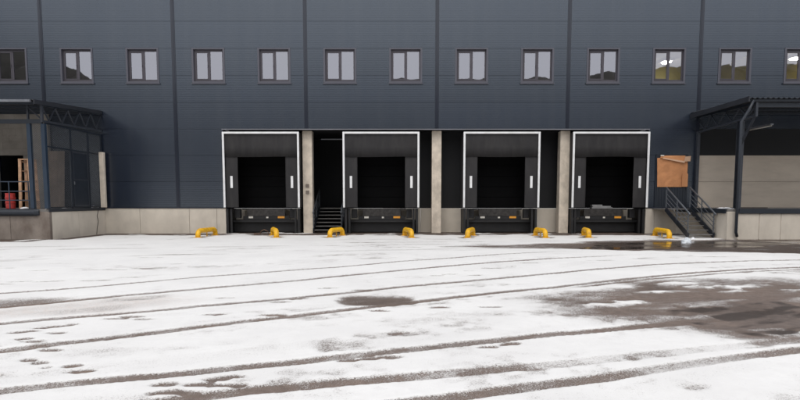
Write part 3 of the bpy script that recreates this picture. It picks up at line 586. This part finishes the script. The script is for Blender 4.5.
stairs('staircase', 'dark steel stairs in the recess between the first column and second dock', -4.18, -2.86, .30, 2.28, 1.17, 6, 1.8, ('tread', 'steel', 'stair_rail'))

# ------------------------------------------------------------------ platforms
def platform_right():
    T = thing('loading_platform', 'pale concrete loading platform under the right canopy', 'platform', (17, -2, 0))
    X = [12.74, 13.15, 14.0, 14.85, 15.7, 16.55, 18.2, 20, 23]
    for a, b in zip(X[:-1], X[1:]): box('front_slab', 'plinth', T, a + .005, b - .005, -4.0, -3.85, 0, 1.03 if a > 13 else 1.10, bevel=.015)
    box('side_wall', 'plinth', T, 12.76, 12.9, -3.84, -.04, 0, 1.03)
    box('floor', 'conc_floor', T, 12.75, 23, -3.97, -.005, 1.1, 1.205)
    box('edge_channel', 'steel', T, 13.16, 23, -4.06, -3.975, 1.035, 1.222)
    box('edge_channel', 'steel', T, 12.69, 12.745, -3.9, -.08, 1.035, 1.222)
platform_right()
def platform_left():
    T = thing('loading_platform', 'stained concrete loading platform under the mesh cage and left canopy', 'platform', (-18, -2, 0))
    X = [-24, -21.5, -19.2, -16.9, -15.35, -13.8]
    for a, b in zip(X[:-1], X[1:]): box('front_slab', 'conc_dirty', T, a + .004, b - .004, -4.0, -3.85, 0, 1.10, bevel=.015)
    Y = [-3.845, -2.1, -.035]
    for a, b in zip(Y[:-1], Y[1:]): box('side_slab', 'plinth', T, -13.95, -13.80, a + .004, b - .004, 0, 1.10)
    box('floor', 'conc_floor', T, -24, -13.81, -3.98, -.005, 1.102, 1.205)
    box('edge_channel', 'steel', T, -13.808, -13.77, -4.02, -.06, 1.09, 1.222)
    mb = MB(); r = .145; pr = [(r * math.cos(a_), r * math.sin(a_)) for a_ in [R(v) for v in range(90, 271, 20)]]
    ring = [(y - 4.02, z + 1.075) for y, z in pr]; n = len(ring)
    vs = [(-24, y, z) for y, z in ring] + [(-14.3, y, z) for y, z in ring] + [(-14.17, -4.02 + (y + 4.02) * .4, 1.075 + (z - 1.075) * .75) for y, z in ring]
    fs = [(j * n + i, j * n + i + 1, (j + 1) * n + i + 1, (j + 1) * n + i) for j in range(2) for i in range(n - 1)] + [tuple(2 * n + i for i in range(n))]
    mb.add(vs, fs).build('edge_bumper', 'steel', T, smooth=False)
platform_left()

# ------------------------------------------------------------------ canopies
def corrugated(mb, x0, x1, y0, z0, y1, z1, pitch=.2, amp=.034):
    n = int((x1 - x0) / pitch * 4); pts = []
    for i in range(n + 1):
        x = x0 + (x1 - x0) * i / n; k = i % 4; pts.append((x, amp if k in (1, 2) else 0))
    vs = [(x, y0, z0 + d) for x, d in pts] + [(x, y1, z1 + d) for x, d in pts] + [(x, y0, z0 + d - .008) for x, d in pts] + [(x, y1, z1 + d - .008) for x, d in pts]
    q = n + 1; fs = []
    for i in range(n):
        fs += [(i, i + 1, q + i + 1, q + i), (2 * q + i + 1, 2 * q + i, 3 * q + i, 3 * q + i + 1), (i, 2 * q + i, 2 * q + i + 1, i + 1), (q + i, q + i + 1, 3 * q + i + 1, 3 * q + i)]
    return mb.add(vs, fs)
def truss(T, x, yf, zt0, ztf, zb0, zbf, n):
    mb = lambda p, q, w_: MB().bar(p, q, w_, w_)
    mb((x, -.03, zt0), (x, yf, ztf), .09).build('top_chord', 'steel', T); mb((x, -.03, zb0), (x, yf, zbf), .08).build('bottom_chord', 'steel_rail', T)
    for k in range(n):
        f0, f1 = k / n, (k + 1) / n; fm = (f0 + f1) / 2
        P = lambda f, top: (x, -.03 + (yf + .03) * f, (zt0 + (ztf - zt0) * f - .045) if top else (zb0 + (zbf - zb0) * f + .04))
        mb(P(f0, True), P(fm, False), .04).build('web_bar', 'steel_rail', T); mb(P(fm, False), P(f1, True), .04).build('web_bar', 'steel_rail', T)
    mb((x, yf, zbf - .04), (x, yf, ztf + .02), .085).build('end_post', 'steel_rail', T)
CR = thing('canopy', 'corrugated metal canopy on trusses over the right platform', 'canopy', (17, -2, 1.2), 'entrance canopies')
corrugated(MB(), 13.27, 23, -4.22, 5.42, -.02, 5.55).build('roof_sheet', 'roofsheet', CR)
box('edge_trim', 'roofsheet', CR, 13.22, 13.268, -4.2, -.02, 5.30, 5.50)
truss(CR, 13.62, -4.06, 5.37, 5.27, 4.66, 4.80, 4); truss(CR, 19.62, -4.06, 5.37, 5.27, 4.66, 4.80, 4)
for k, y in enumerate((-4.1, -2.8, -1.5, -.25)): box('purlin', 'steel', CR, 13.3, 23, y - .03, y + .03, 5.425 + (y + 4.1) * .031 - .11, 5.425 + (y + 4.1) * .031 - .012)
box('front_beam', 'steel', CR, 13.67, 23, -4.02, -3.94, 5.12, 5.30)
mb = MB(); x, y = 13.68, -3.05; mb.box(x - .10, x + .10, y - .10, y - .085, 1.222, 4.72); mb.box(x - .10, x + .10, y + .085, y + .10, 1.222, 4.72); mb.box(x - .012, x + .012, y - .085, y + .085, 1.222, 4.72); mb.box(x - .15, x + .15, y - .15, y + .15, 1.206, 1.222)
mb.build('column', 'steel_rail', CR)
MB().bar((13.66, -3.13, 3.80), (13.62, -4.02, 4.80), .08, .08).build('brace', 'steel_rail', CR)
box('wall_post', 'steel_rail', CR, 13.53, 13.66, -.16, -.03, 1.222, 4.70)
CL = thing('canopy', 'corrugated metal canopy with trusses over the left mesh cage', 'canopy', (-18, -2, 1.2), 'entrance canopies')
corrugated(MB(), -23, -13.80, -4.62, 5.28, -.02, 5.62).build('roof_sheet', 'roofsheet', CL)
box('gutter', 'galv', CL, -23, -13.85, -4.72, -4.63, 5.20, 5.29)
MB().bar((-13.77, -.03, 5.56), (-13.77, -4.6, 5.23), .05, .16).build('edge_trim', 'roofsheet', CL)
truss(CL, -13.83, -4.1, 5.50, 5.20, 4.74, 4.58, 5); truss(CL, -19.83, -4.1, 5.50, 5.20, 4.74, 4.58, 5)
for y in (-4.45, -3.0, -1.6, -.3): box('purlin', 'steel', CL, -23, -13.85, y - .03, y + .03, 5.60 + y * .074 - .13, 5.60 + y * .074 - .02)
box('front_beam', 'steel', CL, -23, -13.88, -4.06, -3.97, 4.50, 4.66)
for x in (-13.86, -14.42): box('column', 'steel_blue', CL, x - .075, x + .075, -4.06 + (.012 if x < -14 else 0), -3.92, 1.222, 4.50, bevel=.01)
box('front_post', 'steel_rail', CL, -14.42 - .03, -14.42 + .03, -4.05, -3.98, 4.66, 5.2)
MB().bar((-14.42, -4.02, 5.15), (-13.95, -4.02, 4.70), .04, .04).build('brace', 'steel_rail', CL)

# lamp and downpipe on the right
T = thing('batten_lamp', 'unlit tube lamp hanging under the right canopy', 'lamp', (15.05, -2.15, 4.6))
box('housing', 'galv', T, 14.99, 15.11, -2.9, -1.4, 4.60, 4.66); MB().tube([(15.05, -2.86, 4.575), (15.05, -1.44, 4.575)], .022, 8).build('tube', 'refl_w', T, smooth=True)
for y in (-2.7, -1.6): MB().tube([(15.05, y, 4.66), (15.05, y, 5.40)], .008, 6).build('hanger', 'steel', T)
mb = MB(); mb.org = (13.02, -4.14, 0.12)
mb.tube([(13.10, -4.08, 0.14), (13.02, -4.13, .30), (13.02, -4.13, 4.55), (13.3, -4.12, 5.0), (13.42, -4.17, 5.36)], .055, 10)
dp = tag(mb.build('downpipe', 'steel', smooth=True), 'dark downpipe running down past the right platform edge', 'downpipe')
for z in (1.6, 3.2, 4.3): box('bracket', 'steel_rail', dp, 12.96, 13.60, -4.10, -4.085, z, z + .03) if z > 4 else None

# ------------------------------------------------------------------ left platform: wall, plywood, cage, railing, ladder, barrel
T = thing('block_wall', 'weathered beige block wall with a dark doorway behind the left railing', 'wall', (-18, -.1, 1.2))
r_ = random.Random(5)
row = 0; z = 1.21
while z < 5.42:
    x = -20.4 - (.3 if row % 2 else 0)
    while x < -16.25:
        a, b = max(x, -20.4), min(x + .6, -16.2)
        for (c, d) in ([(a, b)] if z > 3.55 or b < -18.6 or a > -17.4 else [(a, min(b, -18.6)), (max(a, -17.4), b)]):
            if d - c > .05: MB().box(c + .0015, d - .0015, -.14 - r_.random() * .004, -.004, z + .0015, z + .2985).build('block', 'block', T)
        x += .6
    z += .30; row += 1
mb = MB(); mb.org = (-15.9, -.2, 1.21); mb.add([(-16.25, -.42, 1.21), (-15.45, -.42, 1.21), (-15.45, -.22, 3.80), (-16.25, -.22, 3.80), (-16.25, -.40, 1.21), (-15.45, -.40, 1.21), (-15.45, -.20, 3.80), (-16.25, -.20, 3.80)], [(0, 1, 2, 3), (7, 6, 5, 4), (0, 4, 5, 1), (1, 5, 6, 2), (2, 6, 7, 3), (3, 7, 4, 0)])
tag(mb.build('plywood_sheet', 'ply'), 'brown plywood sheet leaning on the wall inside the mesh cage', 'board')
CG = thing('mesh_cage', 'dark steel cage of wire mesh with a solid gate on the left platform', 'cage', (-13.83, -2, 1.22))
XC = -13.86
for y in (-2.36, -1.12, -.10): box('post', 'steel', CG, XC - .035, XC + .035, y - .035, y + .035, 1.222, 4.58)
for (y0, y1) in ((-3.90, -2.40), (-2.32, -1.16), (-1.08, -.14)):
    box('rail', 'steel', CG, XC - .025, XC + .025, y0, y1, 4.50, 4.56)
    box('rail', 'steel', CG, XC - .025, XC + .025, y0, y1, 1.235, 1.285)
    box('rail', 'steel', CG, XC - .025, XC + .025, y0, y1, 3.62, 3.67)
gt = box('gate', 'steel', CG, XC - .02, XC + .02, -2.29, -1.19, 1.30, 3.60)
for a in (-2.29, -1.25): box('gate_frame', 'steel_rail', gt, XC + .0205, XC + .035, a, a + .06, 1.30, 3.60)
for z in (1.30, 2.4, 3.54): box('gate_frame', 'steel_rail', gt, XC + .0205, XC + .033, -2.228, -1.252, z, z + .06)
box('handle', 'galv', gt, XC + .036, XC + .07, -2.27, -2.25, 2.2, 2.34)
def wire(fn, u0, u1, z0, z1, pitch, t_):
    mb = MB(); span = z1 - z0
    for s in (1, -1):
        k = u0 - span
        while k < u1 + span:
            za, zb = z0, z1; ua, ub = (k, k + span) if s > 0 else (k + span, k)
            # clip to [u0,u1]
            pts = []
            for u_, z_ in ((ua, za), (ub, zb)): pts.append([u_, z_])
            (a, za), (b, zb) = pts
            def clip(a, za, b, zb):
                if a < u0: za += (u0 - a) / (b - a) * (zb - za); a = u0
                if a > u1: za += (u1 - a) / (b - a) * (zb - za); a = u1
                return a, za
            if max(a, b) > u0 and min(a, b) < u1:
                a2, za2 = clip(a, za, b, zb); b2, zb2 = clip(b, zb, a, za)
                if abs(b2 - a2) > .02: mb.bar(fn(a2, za2), fn(b2, zb2), t_, t_)
            k += pitch
    return mb
for (y0, y1, z0, z1) in ((-3.90, -2.40, 1.285, 3.62), (-3.90, -2.40, 3.67, 4.50), (-2.32, -1.16, 3.67, 4.50), (-1.08, -.14, 1.285, 3.62), (-1.08, -.14, 3.67, 4.50)):
    wire(lambda u, z: (XC, u, z), y0, y1, z0, z1, .085, .0065).build('wire_mesh', 'stair_rail', CG, kind='stuff')
wire(lambda u, z: (u, -3.99, z), -14.34, -13.94, 1.24, 4.48, .085, .007).build('wire_mesh', 'stair_rail', CG, kind='stuff')
mb = MB(); mb.org = (-13.72, -.25, 1.222); mb.box(-13.83, -13.62, -.34, -.17, 1.223, 3.74)
tag(mb.build('concrete_post', 'column', bevel=.02), 'short pale concrete post at the wall end of the mesh cage', 'post')
RL = thing('railing', 'blue steel railing along the front of the left platform', 'railing', (-16.5, -3.95, 1.22))
for x in (-14.6, -15.36, -16.9, -18.4): MB().tube([(x, -3.95, 1.205), (x, -3.95, 2.27)], .022, 8).build('post', 'steel_blue', RL)
for z in (1.55, 1.90, 2.27): MB().tube([(-18.5, -3.95, z), (-14.5, -3.95, z)], .02, 8).build('rail', 'steel_blue', RL)
LD = thing('stepladder', 'wooden stepladder standing behind the left platform railing', 'ladder', (-14.7, -3.3, 1.21))
for s in (-1, 1):
    fx = lambda z, s=s: -15.02 + s * (.17 + .07 * (3.2 - z) / 2.0)
    for y in (-3.50, -3.14): MB().bar((fx(1.21), y, 1.21), (fx(3.15), y, 3.15), .05, .11, up=(1, 0, 0)).build('rail', 'wood', LD)
    for z in (1.5, 1.9, 2.3, 2.7, 3.06): MB().box(fx(z) - .05, fx(z) + .05, -3.47, -3.17, z, z + .04).build('rung', 'wood', LD)
box('top_board', 'wood', LD, -15.24, -14.80, -3.54, -3.10, 3.15, 3.19)
mb = MB(); mb.org = (-15.62, -3.55, 1.21); mb.lathe(-15.62, -3.55, [(.15, 1.207), (.165, 1.23), (.17, 1.42), (.182, 1.43), (.182, 1.45), (.17, 1.46), (.173, 1.62), (.185, 1.63), (.185, 1.65), (.173, 1.66), (.165, 1.78), (.17, 1.79), (.17, 1.825), (.14, 1.83), (.135, 1.812)])
tag(mb.build('barrel', 'red', smooth=False), 'small red plastic barrel behind the left railing', 'barrel')
mb = MB(); mb.org = (-13.79, -.7, .1)
mb.tube([(-13.785, -.62, 1.09), (-13.78, -.75, .85), (-13.785, -.66, .6), (-13.77, -.8, .3), (-13.72, -.95, .02)], .012, 6)
tag(mb.build('cable', 'plank', smooth=True), 'thin dark cable hanging down the left platform side', 'cable')

# ------------------------------------------------------------------ wheel guides
GL = ['yellow pipe wheel guide before the long pale plinth, leftmost of eight', 'yellow pipe wheel guide at the right of the leftmost dock', 'yellow pipe wheel guide in front of the recessed stairs',
      'yellow pipe wheel guide at the right of the second dock', 'yellow pipe wheel guide at the left of the third dock', 'yellow pipe wheel guide before the right-hand concrete column',
      'yellow pipe wheel guide at the left of the rightmost dock', 'yellow pipe wheel guide by the stairs, rightmost of eight']
for ((ax, ay), (bx, by)), lb in zip(GUIDES, GL):
    T = thing('wheel_guide', lb, 'wheel guide', ((ax + bx) / 2, (ay + by) / 2, 0), 'yellow wheel guides before the docks')
    A = np.array((ax, ay, 0.0)); B = np.array((bx, by, 0.0)); d = (B - A); ln = np.linalg.norm(d); d /= ln; h = .285; rb = .20
    up = np.array((0, 0, 1.0)); pts = [A - up * .01, A + up * (h - rb)]
    for a in range(15, 90, 15): pts.append(A + d * rb * (1 - math.cos(R(a))) + up * (h - rb + rb * math.sin(R(a))))
    pts.append(A + d * rb + up * h); pts.append(B - d * rb + up * h)
    for a in range(15, 90, 15): pts.append(B - d * rb * (1 - math.sin(R(a))) + up * (h - rb + rb * math.cos(R(a))))
    pts += [B + up * (h - rb), B - up * .01]
    MB().tube(pts, .102, 14).build('pipe', 'yellow', T, smooth=True)
    c = (A + B) / 2; MB().tube([c - up * .01, c + up * h], .025, 8).build('leg', 'yellow', T)
    for q in (A, B): MB().box(q[0] - .14, q[0] + .14, q[1] - .14, q[1] + .14, .004, .030).build('base_plate', 'yellow', T)

# ------------------------------------------------------------------ cardboard over the door
CB = thing('cardboard_sheet', 'crumpled brown cardboard sheet taped over the door by the right stairs', 'cardboard', (12.45, -.1, 2.17))
n, m_ = 8, 8; vs = []; r_ = random.Random(3)
for j in range(m_ + 1):
    for i in range(n + 1):
        u, v = i / n, j / m_; vs.append((11.80 + 1.36 * u - .05 * v * (1 - u), -.085 - .02 * r_.random() - .03 * math.sin(3 * u) * v, 2.17 + 1.32 * v + .03 * math.sin(5 * u) * v))
fs = [(j * (n + 1) + i, j * (n + 1) + i + 1, (j + 1) * (n + 1) + i + 1, (j + 1) * (n + 1) + i) for j in range(m_) for i in range(n)]
k_ = len(vs); vs += [(a, b + .006, c) for a, b, c in vs]; fs += [tuple(q + k_ for q in reversed(f)) for f in fs]
MB().add(vs, fs).build('sheet', 'card', CB)
def flap(pts, m): # thick polygon
    nrm = .006; k = len(pts); return MB().add([*pts, *[(a, b + nrm, c) for a, b, c in pts]], [tuple(range(k)), tuple(reversed(range(k, 2 * k)))] + [(i, i + k, (i + 1) % k + k, (i + 1) % k) for i in range(k)]).build('flap', m, CB)
flap([(11.86, -.16, 3.50), (12.98, -.16, 3.28), (13.02, -.14, 3.60), (11.90, -.13, 3.60)], 'card')
flap([(11.95, -.19, 3.46), (12.96, -.20, 3.26), (12.99, -.19, 3.34), (12.0, -.18, 3.50)], 'card_pale')
flap([(12.95, -.18, 3.32), (13.24, -.17, 3.34), (13.26, -.17, 3.58), (12.99, -.18, 3.55)], 'card_pale')
flap([(12.90, -.16, 2.18), (13.17, -.15, 2.18), (13.17, -.15, 2.78), (12.90, -.16, 2.74)], 'card')
flap([(11.86, -.19, 3.58), (12.02, -.19, 3.57), (12.02, -.19, 3.62), (11.86, -.19, 3.63)], 'refl_w')

# ------------------------------------------------------------------ small things
T = thing('board_stack', 'pale grey boards stacked on the rightmost dock sill', 'boards', (9.5, .8, 1.17))
for k, (a, b, z) in enumerate(((9.08, 10.05, 1.167), (9.12, 9.62, 1.227), (9.10, 9.58, 1.287), (9.55, 10.0, 1.227))):
    box('board', 'grey_board', T, a, b, .66 + .02 * k, 1.0, z, z + .055)
mb = MB(); mb.org = (14.5, -2.6, 1.21); mb.box(14.0, 15.15, -2.75, -2.60, 1.207, 1.262)
tag(mb.build('plank', 'plank'), 'long dark plank lying on the right platform', 'plank')
def lump(name, label, cx, cy, cz, rx, ry, rz_, seed, m='snowlump', cat='snow'):
    r_ = np.random.RandomState(seed); n, k = 14, 7; vs = []; fs = []
    mb = MB(); mb.org = (cx, cy, cz)
    for j in range(k + 1):
        th = math.pi / 2 * j / k
        for i in range(n):
            a = 2 * math.pi * i / n; q = (0.75 + .5 * r_.rand()); vs.append((cx + rx * math.cos(a) * math.cos(th) * q, cy + ry * math.sin(a) * math.cos(th) * q, cz + rz_ * math.sin(th) * (0.6 + .7 * r_.rand()) - (.01 if j == 0 else 0)))
    for j in range(k):
        for i in range(n): fs.append((j * n + i, j * n + (i + 1) % n, (j + 1) * n + (i + 1) % n, (j + 1) * n + i))
    fs.append(tuple(k * n + i for i in range(n)))
    return tag(mb.add(vs, fs).build(name, m, smooth=True), label, cat)
lump('snow_patch', 'thin white snow patch on the cage platform edge by the corner', -13.98, -3.45, 1.206, .10, .42, .05, 1)
lump('snow_patch', 'white snow patch on the platform edge before the mesh gate', -13.98, -2.55, 1.206, .10, .34, .05, 2)
lump('snow_patch', 'small snow clump at the foot of the pale concrete post', -13.98, -.62, 1.206, .12, .30, .08, 3)
lump('snow_patch', 'snow patch on the right platform beside the stair top', 13.05, -3.3, 1.206, .30, .35, .05, 4)
lump('snow_patch', 'white snow lump under the stepladder on the left platform', -14.95, -3.72, 1.206, .16, .12, .07, 5)
b_ = lump('plastic_bag', 'crumpled white plastic bag lying on the wet ground by the stairs', 10.35, -5.55, .0, .17, .14, .17, 6, 'plastic_white', 'bag')
MB().tube([(10.25, -5.6, .03), (10.0, -5.62, .025), (9.72, -5.66, .03)], [.03, .02, .012], 6).build('handle', 'plastic_white', b_, smooth=True)
lump('snow_clump', 'little white snow clump at the foot of the right stairs', 11.45, -3.95, .0, .10, .09, .09, 8)
mb = MB(); mb.org = (-6.3, -.55, 0)
mb.tube([(-6.75, -.6, .02), (-6.5, -.5, .02), (-6.42, -.55, .16), (-6.28, -.6, .22), (-6.14, -.55, .14), (-6.1, -.5, .02), (-5.8, -.6, .02)], .022, 7)
tag(mb.build('hose', 'rust', smooth=True), 'brown bent hose lying before the leftmost dock pit', 'hose')
